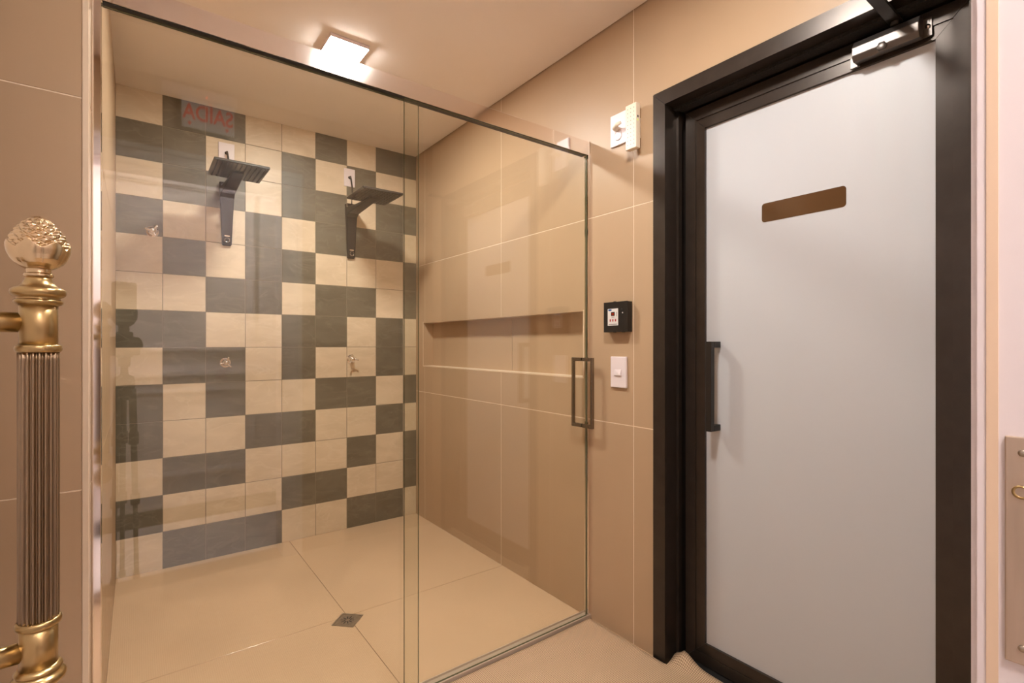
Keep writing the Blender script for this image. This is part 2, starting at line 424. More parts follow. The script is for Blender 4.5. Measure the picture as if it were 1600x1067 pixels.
# corridor behind the camera (seen in the glass)
CY = -0.95
tag(bx('floor_corridor', (-1.8, CY, -0.06), (2.2, -0.0605, 0.0), 'corridor_floor'), kind='structure')
wc = tag(bx('wall_corridor', (-1.8, CY - 0.1, 0), (2.2, CY, WT), 'corridor_paint'), kind='structure')
for xw in (-1.8, 2.1):
    tag(bx('wall_corridor_end', (xw, CY, 0), (xw + 0.1, -0.06, WT), 'corridor_paint'), kind='structure')
tag(bx('ceiling_corridor', (-1.8, CY - 0.1, WT), (2.2, -0.055, WT + 0.05), 'white_paint'), kind='structure')
tag(bx('baseboard_corridor', (-1.7, CY, 0), (2.1, CY + 0.018, 0.10), 'dark_wood'), kind='structure')
def moulding(x0, x1, z0, z1, wd=0.045, d=0.022):
    bm = bmesh.new()
    for (w0, w1, dd) in ((0, wd, d*0.55), (wd*0.3, wd*0.7, d)):
        for r in rect_minus([(x0 + w0, x1 - w0, z0 + w0, z1 - w0)], (x0 + w1, x1 - w1, z0 + w1, z1 - w1)):
            box(bm, (r[0], CY, r[2]), (r[1], CY + dd, r[3]))
    obj('panel_moulding', bm, 'corridor_paint', wc)
for x0, x1 in ((-1.55, -0.72), (-0.6, 0.72), (0.86, 1.95)):
    moulding(x0, x1, 1.16, 2.34); moulding(x0, x1, 0.30, 0.92)
bm = bmesh.new(); box(bm, (-1.7, CY, 1.00), (2.1, CY + 0.03, 1.03)); box(bm, (-1.7, CY, 0.985), (2.1, CY + 0.018, 1.00)); box(bm, (-1.7, CY, 1.03), (2.1, CY + 0.016, 1.05))
obj('chair_rail', bm, 'corridor_paint', wc)

# ------------------------------------------------------------------ lamps
def ceiling_lamp(cx, cy, half, z, emat, label, th=0.020):
    """surface-mounted square lamp: white base and a glowing box diffuser"""
    t = root('ceiling_light', (cx, cy, z), label, 'ceiling light')
    bx('base', (cx-half-0.003, cy-half-0.003, z - 0.006), (cx+half+0.003, cy+half+0.003, z - 0.0003), 'white_plastic', t, 0.001, 1)
    bm = bmesh.new()
    for q in rect_minus([(cx-half-0.003, cx+half+0.003, cy-half-0.003, cy+half+0.003)], (cx-half-0.0005, cx+half+0.0005, cy-half-0.0005, cy+half+0.0005)):
        box(bm, (q[0], q[2], z - th + 0.0022), (q[1], q[3], z - 0.0062))
    obj('frame', bm, 'white_plastic', t)
    bx('diffuser', (cx-half, cy-half, z - th), (cx+half, cy+half, z - 0.0062), emat, t, 0.0008, 1)
    return t
ceiling_lamp(0.757, 2.290, 0.083, H, 'lamp_shower', 'glowing square ceiling lamp above the shower')
ceiling_lamp(0.775, 0.78, 0.083, H, 'lamp_front', 'square ceiling lamp in front of the glass, outside the picture')
ceiling_lamp(0.25, -0.50, 0.15, WT, 'lamp_corridor', 'unseen ceiling lamp added to light the corridor behind the camera')  # lamp added so the corridor shows in the glass

# ------------------------------------------------------------------ black frame and frosted door
def miter_ring(parent, name, y0, y1, z0, z1, w, xf, xb, mat, bottom=False, names=None):
    """mitred boards of a rectangle in the plane of the right wall"""
    def board(nm, q):
        bm = bmesh.new()
        hexa(bm, [(xf, *q[0]), (xf, *q[1]), (xf, *q[2]), (xf, *q[3]), (xb, *q[0]), (xb, *q[1]), (xb, *q[2]), (xb, *q[3])])
        return obj(nm, bm, mat, parent)
    e = 0.0006
    zb = z0 + w if bottom else z0
    a = board(name, [(y1, z0), (y1, z1 - e), (y1 - w, z1 - w - e), (y1 - w, zb + (e if bottom else 0))])
    b = board(name, [(y0, z0), (y0, z1 - e), (y0 + w, z1 - w - e), (y0 + w, zb + (e if bottom else 0))])
    c = board(name, [(y0 + e, z1), (y1 - e, z1), (y1 - w - e, z1 - w), (y0 + w + e, z1 - w)])
    if bottom: board(name, [(y0 + e, z0), (y1 - e, z0), (y1 - w - e, z0 + w), (y0 + w + e, z0 + w)])
XF = XR - 0.010
def frosted_door():
    t = root('trim_3', (XR, (FR_Y0 + FR_Y1) / 2, 0), 'black aluminium frame around the frosted door', kind='structure')
    fw = 0.054
    miter_ring(t, 'frame_board', FR_Y0, FR_Y1, 0.0, FR_Z, fw, XF, XR + 0.004, 'black_alu')
    i0, i1, iz = FR_Y0 + fw, FR_Y1 - fw, FR_Z - fw
    bx('reveal', (XR + 0.004, i1, 0), (XR + 0.165, i1 + 0.012, iz), 'black_alu', t)
    bx('reveal', (XR + 0.004, i0 - 0.012, 0), (XR + 0.165, i0, iz), 'black_alu', t)
    bx('reveal', (XR + 0.004, i0 - 0.012, iz), (XR + 0.165, i1 + 0.012, iz + 0.012), 'black_alu', t)
    bx('brush_seal', (XR + 0.045, i0, iz - 0.010), (XR + 0.088, i1, iz), 'seal', t)
    bx('brush_seal', (XR + 0.062, i1 - 0.010, 0.01), (XR + 0.085, i1, iz - 0.010), 'black_alu', t)
    bx('stop', (XR + 0.128, i1 - 0.03, 0), (XR + 0.160, i1, iz), 'black_matte', t)
    bx('stop', (XR + 0.128, i0, 0), (XR + 0.160, i0 + 0.03, iz), 'black_matte', t)
    bx('stop', (XR + 0.128, i0 + 0.03, iz - 0.03), (XR + 0.160, i1 - 0.03, iz), 'black_matte', t)
    bx('threshold', (XR + 0.062, i0, 0), (XR + 0.160, i1, 0.010), 'black_matte', t)
    # leaf
    d = root('door_1', (XR + 0.10, (i0 + i1) / 2, 0.012), 'frosted glass door in black aluminium with a bar handle', kind='structure')
    sx = XR + 0.088
    y0, y1, z0, z1 = 0.314, 1.150, 0.014, 2.108
    miter_ring(d, 'stile', y0, y1, z0, z1, 0.042, sx, sx + 0.038, 'black_alu', True)
    miter_ring(d, 'glazing_bead', y0 + 0.042, y1 - 0.042, z0 + 0.042, z1 - 0.042, 0.037, sx + 0.004, sx + 0.034, 'black_alu', True)
    gx = sx + 0.0150
    gy0, gy1, gz0, gz1 = y0 + 0.079, y1 - 0.079, z0 + 0.079, z1 - 0.079
    # frosted sheet with a clear slot left for the viewing pane
    bm = bmesh.new()
    slot = (0.607, 0.862, 1.6325, 1.6965)
    for r in rect_minus([(gy0 - 0.004, gy1 + 0.004, gz0 - 0.004, gz1 + 0.004)], (9, 10, 9, 10)):
        box(bm, (gx, r[0], r[2]), (gx + 0.008, r[1], r[3]))
    p = obj('glass_pane', bm, 'frosted', d)
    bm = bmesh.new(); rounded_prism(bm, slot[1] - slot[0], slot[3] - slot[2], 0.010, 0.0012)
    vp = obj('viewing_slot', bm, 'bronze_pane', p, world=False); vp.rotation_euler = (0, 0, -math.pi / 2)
    vp.location = Vector((gx - 0.0010, (slot[0] + slot[1]) / 2, (slot[2] + slot[3]) / 2)) - parent_world(p)
    tag(vp, 'brown clear viewing slot with rounded corners')
    # bar handle
    hy, hx = 1.024, gx - 0.062
    hd = root('handle', (0, 0, 0)); hd.parent = d; hd.location = Vector((gx, hy, 1.06)) - parent_world(d)
    bx('grip', (hx, hy - 0.010, 0.900), (hx + 0.022, hy + 0.012, 1.226), 'black_metal', hd, 0.0012, 1)
    for z in (0.900, 1.204):
        bx('bracket', (hx + 0.022, hy - 0.010, z), (gx, hy + 0.012, z + 0.022), 'black_metal', hd, 0.0008, 1)
    tag(hd, 'straight black bar handle')
    # closer
    cy0, cy1 = 0.402, 0.585
    cl = root('door_closer', (0, 0, 0)); cl.parent = d; cl.location = Vector((sx, (cy0 + cy1) / 2, 2.06)) - parent_world(d)
    tag(cl, 'grey metal door closer')
    bm = bmesh.new(); x0 = sx - 0.043
    pr = [(sx - 0.002, 2.038), (x0 + 0.010, 2.034), (x0, 2.048), (x0, 2.072), (x0 + 0.016, 2.094), (sx - 0.002, 2.098)]
    fa = [bm.verts.new((x, cy0 + 0.015, z)) for x, z in pr]; fb = [bm.verts.new((x, cy1 - 0.012, z)) for x, z in pr]
    bm.faces.new(fa); bm.faces.new(fb[::-1])
    for k in range(6): bm.faces.new((fa[k], fb[k], fb[(k+1) % 6], fa[(k+1) % 6]))
    bmesh.ops.recalc_face_normals(bm, faces=bm.faces)
    bevel(bm, 0.002, 2)
    obj('closer_body', bm, M['closer'], cl)
    bx('mounting_plate', (sx - 0.004, cy0 - 0.004, 2.040), (sx - 0.0003, cy0 + 0.022, 2.090), M['closer'], cl, 0.001, 1)
    bx('mounting_plate', (sx - 0.008, cy1 - 0.020, 2.030), (sx - 0.0003, cy1 + 0.004, 2.062), M['closer'], cl, 0.001, 1)
    bm = bmesh.new(); lathe(bm, [(0.006, 0), (0.0055, -0.003), (0.001, -0.004)], 16, 'X', (sx - 0.004, cy0 + 0.005, 2.067)); obj('screw', bm, 'chrome', cl)
    bm = bmesh.new(); lathe(bm, [(0.014, 0), (0.013, -0.005), (0.008, -0.007), (0.001, -0.0075)], 6, 'X', (x0 + 0.004, 0.500, 2.045)); obj('valve_cap', bm, M['closer'], cl)
    ay = 0.475
    bm = bmesh.new(); lathe(bm, [(0.010, 2.096), (0.010, 2.112), (0.008, 2.114)], 16, 'Z', (sx - 0.022, ay, 0)); obj('spindle', bm, 'black_metal', cl)
    bm = bmesh.new(); box(bm, (sx - 0.30, ay - 0.015, 2.1065), (sx - 0.008, ay + 0.015, 2.1145)); bevel(bm, 0.0012, 1); obj('arm', bm, 'black_metal', cl)
    bm = bmesh.new(); tube(bm, [(sx - 0.29, ay, 2.119), (sx - 0.20, ay - 0.045, 2.124), (XF - 0.012, ay - 0.075, 2.130)], 0.005, 8); obj('forearm', bm, 'black_metal', cl)
    bx('shoe', (XF - 0.014, ay - 0.095, 2.140), (XF - 0.0005, ay - 0.055, 2.165), 'black_metal', cl, 0.001, 1)
    bm = bmesh.new(); tube(bm, [(XF - 0.012, ay - 0.075, 2.126), (XF - 0.012, ay - 0.075, 2.148)], 0.005, 8); obj('pivot', bm, 'black_metal', cl)
M['closer'] = P('closer_grey', (0.15, 0.13, 0.118), 0.36, 0.8)
frosted_door()

# ------------------------------------------------------------------ shower screen
def panel(name, parent, x0, x1, y0, z0, z1, th=0.008):
    bm = bmesh.new(); box(bm, (x0, y0, z0), (x1, y0 + th, z1))
    for f in bm.faces:
        f.material_index = 0 if abs(f.normal.y) > 0.5 else 1
    bm.normal_update()
    for f in bm.faces:
        f.material_index = 0 if abs(f.normal.y) > 0.5 else 1
    return obj(name, bm, ['glass', 'glass_edge'], parent)
RZ0, RZ1 = 2.056, 2.116
def screen():
    t = root('shower_screen', (0.75, YG, 0), 'clear glass shower screen with an aluminium rail, left fixed half', 'shower screen')
    # top rail
    bm = bmesh.new(); box(bm, (XL, YG - 0.016, RZ0), (XR - 0.0005, YG + 0.020, RZ1)); bevel(bm, 0.0015, 1)
    box(bm, (XL, YG - 0.0185, RZ0 - 0.001), (XR - 0.0005, YG - 0.0155, RZ0 + 0.009))
    obj('top_rail', bm, 'alu', t)
    bx('rail_groove', (XL + 0.02, YG - 0.012, RZ0 - 0.002), (XR - 0.02, YG + 0.016, RZ0), 'black_matte', t)
    bm = bmesh.new(); box(bm, (XR - 0.004, YG - 0.018, RZ0 - 0.001), (XR - 0.0002, YG + 0.021, RZ1 + 0.0005)); obj('rail_end_cap', bm, 'steel_brushed', t)
    # bottom track
    bm = bmesh.new(); box(bm, (XL, YG - 0.026, 0.0003), (XR - 0.0005, YG + 0.026, 0.012))
    box(bm, (XL, YG - 0.026, 0.012), (XR - 0.0005, YG - 0.021, 0.021)); box(bm, (XL, YG + 0.018, 0.012), (XR - 0.0005, YG + 0.022, 0.019))
    obj('bottom_track', bm, 'track', t)
    # wall channels
    bm = bmesh.new(); box(bm, (XL + 0.0003, YG - 0.020, 0.006), (XL + 0.018, YG + 0.020, RZ0)); bevel(bm, 0.001, 1); obj('wall_channel', bm, 'alu', t)
    bm = bmesh.new(); box(bm, (XR - 0.014, YG - 0.020, 0.020), (XR - 0.0005, YG - 0.010, RZ0)); box(bm, (XR - 0.010, YG - 0.010, 0.006), (XR - 0.0005, YG + 0.006, RZ0)); obj('wall_channel', bm, 'alu', t)
    panel('glass_panel', t, XL + 0.010, 0.789, YG + 0.004, 0.0125, RZ0 - 0.0025)
    s = root('sliding_glass_door', (1.17, YG - 0.006, 0.01), 'clear sliding glass panel with a rectangular chrome handle beside the switch', 'glass door')
    panel('glass_panel', s, 0.728, XR - 0.016, YG - 0.012, 0.0145, RZ0 - 0.0025)
    h = root('handle', (0, 0, 0)); h.parent = s; h.location = Vector((1.53, YG - 0.012, 1.0)) - parent_world(s)
    tag(h, 'dark chrome rectangular handle on both faces')
    hx = 1.576
    for sy, yy in ((-1, YG - 0.012), (1, YG - 0.004)):
        yo = yy + sy * 0.048
        bx('grip', (hx - 0.007, yo - sy*0.0, 0.850), (hx + 0.007, yo + sy*0.012, 1.158), 'handle_chrome', h, 0.001, 1)
        for z in (0.850, 1.142):
            bx('standoff', (hx - 0.007, yy, z), (hx + 0.007, yo, z + 0.016), 'handle_chrome', h, 0.0008, 1)
screen()

# ------------------------------------------------------------------ electric showers
def make_shower(cx, label):
    """square head held by an arm on a tapered wall column"""
    t = root('electric_shower', (cx, YB, 1.785), label, 'shower')
    # column: tapered in width, slim
    bm = bmesh.new()
    sec = [(1.785, 0.0225, 0.022), (1.80, 0.025, 0.026), (1.95, 0.0305, 0.030), (2.06, 0.0355, 0.036), (2.14, 0.0385, 0.046)]
    prev = None
    for z, hw, dp in sec:
        r = [bm.verts.new(p) for p in ((cx - hw, YB - 0.0005, z), (cx + hw, YB - 0.0005, z), (cx + hw, YB - dp, z), (cx - hw, YB - dp, z))]
        if prev:
            for k in range(4): bm.faces.new((prev[k], prev[(k+1) % 4], r[(k+1) % 4], r[k]))
        else: bm.faces.new(r[::-1])
        prev = r
    bm.faces.new(prev); bmesh.ops.recalc_face_normals(bm, faces=bm.faces)
    bmesh.ops.bevel(bm, geom=[e for e in bm.edges if abs((e.verts[0].co - e.verts[1].co).normalized().z) > 0.9 or e.verts[0].co.z < 1.79 and e.verts[1].co.z < 1.79], offset=0.006, segments=3, affect='EDGES', profile=0.5, clamp_overlap=True)
    col = obj('column', bm, 'shower_black', t)
    # dial with a pale ring and a small badge
    bm = bmesh.new(); lathe(bm, [(0.0135, 0), (0.0135, -0.007), (0.012, -0.008), (0.0115, -0.006), (0.001, -0.006)], 28, 'Y', (cx, YB - 0.0258, 1.815)); dl = obj('dial', bm, 'chrome', col)
    bm = bmesh.new(); lathe(bm, [(0.011, 0), (0.010, -0.010), (0.001, -0.0105)], 24, 'Y', (cx, YB - 0.0255, 1.815)); obj('knob', bm, 'shower_black', col)
    bx('badge', (cx - 0.013, YB - 0.0285, 1.836), (cx + 0.013, YB - 0.026, 1.842), 'alu', col)
    # arm
    bm = bmesh.new()
    sec = [(YB - 0.030, 2.055, 2.120, 0.036), (YB - 0.07, 2.072, 2.112, 0.034), (YB - 0.30, 2.081, 2.096, 0.030), (YB - 0.43, 2.086, 2.094, 0.026)]
    prev = None
    for y, za, zb, hw in sec:
        r = [bm.verts.new(p) for p in ((cx - hw, y, za), (cx + hw, y, za), (cx + hw, y, zb), (cx - hw, y, zb))]
        if prev:
            for k in range(4): bm.faces.new((prev[k], prev[(k+1) % 4], r[(k+1) % 4], r[k]))
        else: bm.faces.new(r[::-1])
        prev = r
    bm.faces.new(prev); bmesh.ops.recalc_face_normals(bm, faces=bm.faces); bevel(bm, 0.003, 2)
    obj('arm', bm, 'shower_black', t)
    # head
    y0, y1, hw, z = YB - 0.565, YB - 0.290, 0.122, 2.094
    bm = bmesh.new(); box(bm, (cx - hw, y0, z), (cx + hw, y1, z + 0.014)); bevel(bm, 0.004, 2)
    hd = obj('shower_head', bm, 'shower_plate', t)
    bm = bmesh.new(); lathe(bm, [(0.045, z + 0.013), (0.044, z + 0.019), (0.030, z + 0.026), (0.022, z + 0.030), (0.001, z + 0.031)], 24, 'Z', (cx, YB - 0.43, 0)); obj('boss', bm, 'shower_black', hd)
    # spray nozzles under the head, rows across the near half and the sides of the arm
    bm = bmesh.new(); lathe(bm, [(0.0042, 0), (0.003, -0.003)], 6, 'Z'); nm = mesh_of('nozzle', bm, 'nozzle')
    hw_w = parent_world(hd)
    for i in range(11):
        for j in range(11):
            x, y = cx - 0.105 + 0.021 * i, y0 + 0.017 + 0.0241 * j
            if abs(x - cx) < 0.034 and y > YB - 0.44: continue
            put('nozzle', nm, hd, Vector((x, y, z + 0.0002)) - hw_w)
    return t
make_shower(0.415, 'black square-headed shower on the left, above the middle tap')
make_shower(1.135, 'black square-headed shower on the right, nearest the beige wall')
def outlet(x0, x1, z0, z1, label, cab):
    t = root('outlet_plate', ((x0 + x1) / 2, YB, z0), label, 'wall plate', group=None)
    bx('plate', (x0, YB - 0.008, z0), (x1, YB - 0.0003, z1), 'white_plastic', t, 0.002, 2)
    cx = (x0 + x1) / 2; zc = (z0 + z1) / 2
    bm = bmesh.new(); lathe(bm, [(0.010, 0), (0.009, -0.004), (0.005, -0.005)], 18, 'Y', (cx, YB - 0.0078, zc)); obj('grommet', bm, 'black_matte', t)
    bm = bmesh.new(); tube(bm, [(cx, YB - 0.010, zc), (cx + 0.001, YB - 0.022, zc + 0.004), (cx + 0.003, YB - 0.028, zc - 0.015), (cx + 0.010, YB - 0.030, zc - 0.07), (cab, YB - 0.028, 2.128)], 0.0055, 8)
    obj('cable', bm, 'black_matte', t)
outlet(0.374, 0.455, 2.262, 2.378, 'white cable plate on the wall above the left shower', 0.425)
outlet(1.092, 1.164, 2.262, 2.380, 'white cable plate on the wall above the right shower', 1.135)

def tap(x, z, label, rot):
    t = root('shower_tap', (x, YB, z), label, 'tap')
    bm = bmesh.new(); lathe(bm, [(0.030, 0), (0.030, -0.003), (0.027, -0.007), (0.019, -0.010), (0.016, -0.022), (0.015, -0.030), (0.001, -0.031)], 32, 'Y', (x, YB - 0.0003, z)); obj('escutcheon', bm, 'chrome', t)
    bm = bmesh.new(); lathe(bm, [(0.011, -0.028), (0.012, -0.036), (0.012, -0.050), (0.0095, -0.055), (0.001, -0.056)], 24, 'Y', (x, YB, z)); hb = obj('handle', bm, 'chrome', t)
    for k in range(3):
        a = rot + 2 * math.pi * k / 3
        dx, dz = math.cos(a), math.sin(a)
        bm = bmesh.new(); tube(bm, [(x + dx*q, YB - yy, z + dz*q) for q, yy in ((0.008, 0.046), (0.018, 0.048), (0.029, 0.052), (0.033, 0.053), (0.035, 0.053))], [0.0062, 0.0050, 0.0058, 0.0052, 0.002], 12); obj('spoke', bm, 'chrome', hb)
tap(0.067, 1.821, 'chrome three-spoke tap high on the left of the chequered wall', 0.9)
tap(0.409, 1.112, 'chrome three-spoke tap on a dark tile under the left shower', 1.25)
tap(1.138, 1.120, 'chrome three-spoke tap on a cream tile under the right shower', 1.9)

# floor drain, set diagonally
def drain():
    cx, cy = 0.744, 2.203
    t = root('floor_drain', (cx, cy, 0), 'square steel floor drain set diagonally in the shower floor', 'drain')
    c45 = Matrix.Rotation(math.pi / 4, 3, 'Z')
    bm = bmesh.new(); s = 0.050
    for r in rect_minus([(-s, s, -s, s)], (-s + 0.007, s - 0.007, -s + 0.007, s - 0.007)): box(bm, (r[0], r[2], 0.0002), (r[1], r[3], 0.0024))
    bmesh.ops.rotate(bm, verts=bm.verts, matrix=c45); bmesh.ops.translate(bm, verts=bm.verts, vec=(cx, cy, 0)); obj('rim', bm, 'drain_steel', t)
    bm = bmesh.new(); box(bm, (-s + 0.0075, -s + 0.0075, 0.0002), (s - 0.0075, s - 0.0075, 0.0014))
    bmesh.ops.rotate(bm, verts=bm.verts, matrix=c45); bmesh.ops.translate(bm, verts=bm.verts, vec=(cx, cy, 0)); pl = obj('plate', bm, 'drain_steel', t)
    bm = bmesh.new(); lathe(bm, [(0.031, 0.0014), (0.031, 0.0026), (0.034, 0.0026), (0.034, 0.0014)], 32, 'Z', (cx, cy, 0), cap=False); obj('ring', bm, 'drain_steel', pl)
    for k in range(10):
        a = 2 * math.pi * k / 10
        bm = bmesh.new(); v = box(bm, (0.010, -0.0027, 0.0014), (0.029, 0.0027, 0.0019))
        bmesh.ops.rotate(bm, verts=bm.verts, matrix=Matrix.Rotation(a, 3, 'Z')); bmesh.ops.translate(bm, verts=bm.verts, vec=(cx, cy, 0)); obj('slot', bm, 'nozzle', pl)
drain()

# ------------------------------------------------------------------ fittings on the right wall
def fittings():
    # socket plate with a plugged-in emergency light
    t = root('socket_plate', (XR, 1.405, 2.048), 'white socket plate high on the wall behind the emergency light', 'wall plate')
    bx('plate', (XR - 0.009, 1.362, 2.046), (XR - 0.0003, 1.448, 2.178), 'white_plastic', t, 0.002, 2)
    bm = bmesh.new(); lathe(bm, [(0.021, 0), (0.020, -0.003), (0.016, -0.0032), (0.001, -0.003)], 24, 'X', (XR - 0.0088, 1.405, 2.085)); obj('socket_rim', bm, 'white_plastic', t)
    bm = bmesh.new(); tube(bm, [(XR - 0.008, 1.408, 2.112), (XR - 0.030, 1.406, 2.110), (XR - 0.040, 1.385, 2.116), (XR - 0.036, 1.368, 2.12)], [0.012, 0.010, 0.008, 0.006], 12); obj('plug', bm, 'ivory_plastic', t)
    e = root('emergency_light', (XR, 1.31, 1.99), 'slim white emergency light with rows of dots next to the door frame', 'emergency light')
    y0, y1, z0, z1, xf, xb = 1.283, 1.337, 1.992, 2.170, XR - 0.044, XR - 0.018
    b = bx('body', (xf, y0, z0), (xb, y1, z1), 'ivory_plastic', e, 0.003, 2)
    bx('wall_bracket', (xb, y0 + 0.012, z0 + 0.05), (XR - 0.0003, y1 - 0.012, z1 - 0.05), 'ivory_plastic', e)
    bm = bmesh.new(); lathe(bm, [(0.0022, 0.0), (0.0018, -0.0006), (0.0003, -0.0008)], 8, 'X'); dm = mesh_of('dot', bm, 'dot')
    for i in range(3):
        for j in range(10):
            put('light_dot', dm, b, Vector((xf + 0.0002, y0 + 0.012 + 0.015 * i, z0 + 0.018 + 0.0158 * j)) - parent_world(b))
    bx('indicator', (xf + 0.008, y0 - 0.0008, z0 + 0.106), (xf + 0.012, y0 + 0.0005, z0 + 0.112), 'green_led', b)
    bx('switch', (xf + 0.008, y0 - 0.0012, z0 + 0.119), (xf + 0.013, y0 + 0.0005, z0 + 0.127), 'black_matte', b)
    # black controller
    c = root('control_box', (XR, 1.40, 1.268), 'square black control box with a white keypad label and red buttons', 'control box')
    y0, y1, z0, z1, xf = 1.338, 1.464, 1.268, 1.391, XR - 0.032
    b = bx('housing', (xf + 0.004, y0, z0), (XR - 0.0003, y1, z1), 'black_metal', c, 0.001, 1)
    bx('cover', (xf, y0 - 0.001, z0 - 0.001), (xf + 0.004, y1 + 0.001, z1 + 0.001), 'black_metal', c, 0.0008, 1)
    s = bx('label_plate', (xf - 0.001, 1.385, 1.2945), (xf, 1.441, 1.364), 'sticker', c)
    bx('display', (xf - 0.0022, 1.403, 1.334), (xf - 0.001, 1.422, 1.350), 'display', s)
    bx('digit', (xf - 0.0026, 1.4135, 1.338), (xf - 0.0022, 1.418, 1.346), 'red_digit', s); bx('digit', (xf - 0.0026, 1.407, 1.338), (xf - 0.0022, 1.4115, 1.346), 'red_digit', s)
    for y in (1.4265, 1.4125, 1.398): bx('button', (xf - 0.0022, y - 0.0035, 1.3105), (xf - 0.001, y + 0.0035, 1.3205), 'red_button', s, 0.0006, 1)
    bm = bmesh.new(); rounded_prism(bm, 0.018, 0.007, 0.0034, 0.0006); lg = obj('logo', bm, 'ink_blue', s, world=False); lg.rotation_euler = (0, 0, -math.pi/2); lg.location = Vector((xf - 0.0016, 1.4285, 1.3585)) - parent_world(s)
    bx('caption', (xf - 0.0013, 1.405, 1.3275), (xf - 0.001, 1.420, 1.3292), 'ink_dark', s); bx('caption', (xf - 0.0013, 1.389, 1.2985), (xf - 0.001, 1.436, 1.3010), 'ink_dark', s)
    bx('caption', (xf - 0.0013, 1.3905, 1.331), (xf - 0.001, 1.3925, 1.350), 'ink_dark', s)
    for y, z in ((1.409, z1 + 0.001), (1.409, z0 - 0.0025), (1.362, z0 - 0.0022)): bx('lug', (xf + 0.002, y - 0.004, z), (xf + 0.012, y + 0.004, z + 0.0025), 'black_metal', c)
    bm = bmesh.new(); lathe(bm, [(0.003, 0), (0.002, -0.0015), (0.0004, -0.002)], 12, 'X', (xf, 1.362, 1.345)); obj('pilot_lamp', bm, 'sticker', c)
    bm = bmesh.new(); lathe(bm, [(0.004, 0), (0.003, -0.0015), (0.0004, -0.002)], 12, 'X', (xf, 1.366, 1.358)); obj('screw', bm, 'black_matte', c)
    # light switch
    w_ = root('light_switch', (XR, 1.405, 1.035), 'white rocker light switch below the black control box', 'light switch')
    bx('plate', (XR - 0.010, 1.362, 1.036), (XR - 0.0003, 1.447, 1.165), 'white_plastic', w_, 0.003, 2)
    bm = bmesh.new(); hexa(bm, [(XR-0.010, 1.388, 1.088), (XR-0.017, 1.388, 1.088), (XR-0.011, 1.388, 1.112), (XR-0.010, 1.388, 1.112), (XR-0.010, 1.424, 1.088), (XR-0.0135, 1.424, 1.088), (XR-0.011, 1.424, 1.112), (XR-0.010, 1.424, 1.112)])
    obj('rocker', bm, 'white_plastic', w_)
fittings()

# ------------------------------------------------------------------ woven mat with a curled corner
def mat_():
    bm = bmesh.new(); n = 0.016
    x0, y0 = -0.55, 0.20
    xs = [x0 + n * i for i in range(int((1.672 - x0) / n) + 1)]; ys = [y0 + n * j for j in range(int((1.560 - y0) / n) + 1)]
    def hgt(x, y):
        d2 = ((x - 1.652) / 0.034) ** 2 + ((y - 1.128) / 0.050) ** 2
        wv = 0.0015 * math.sin(x * 9 + y * 4) + 0.001 * math.sin(y * 13)
        return 0.007 + wv * (0.6 if y > 1.45 else 1) + 0.036 * math.exp(-d2) + 0.010 * math.exp(-((x - 1.66) / 0.03) ** 2) * (1 if y < 1.13 else 0)
    def inside(x, y):
        return x <= (1.592 if y > 1.158 else 1.666)
    V = {}
    for i, x in enumerate(xs):
        for j, y in enumerate(ys):
            V[i, j] = bm.verts.new((x, y, hgt(x, y)))
    for i in range(len(xs) - 1):
        for j in range(len(ys) - 1):
            if inside((xs[i] + xs[i+1]) / 2, (ys[j] + ys[j+1]) / 2):
                bm.faces.new((V[i, j], V[i+1, j], V[i+1, j+1], V[i, j+1])).smooth = True
    bmesh.ops.delete(bm, geom=[v for v in bm.verts if not v.link_faces], context='VERTS')
    ext = bmesh.ops.extrude_face_region(bm, geom=list(bm.faces))
    for v in [e for e in ext['geom'] if isinstance(e, bmesh.types.BMVert)]: v.co.z += 0.004
    bmesh.ops.recalc_face_normals(bm, faces=bm.faces)
    o = obj('floor_mat', bm, 'mat_weave')
    tag(o, 'beige woven floor mat curling up at the black door frame', 'floor mat')
mat_()

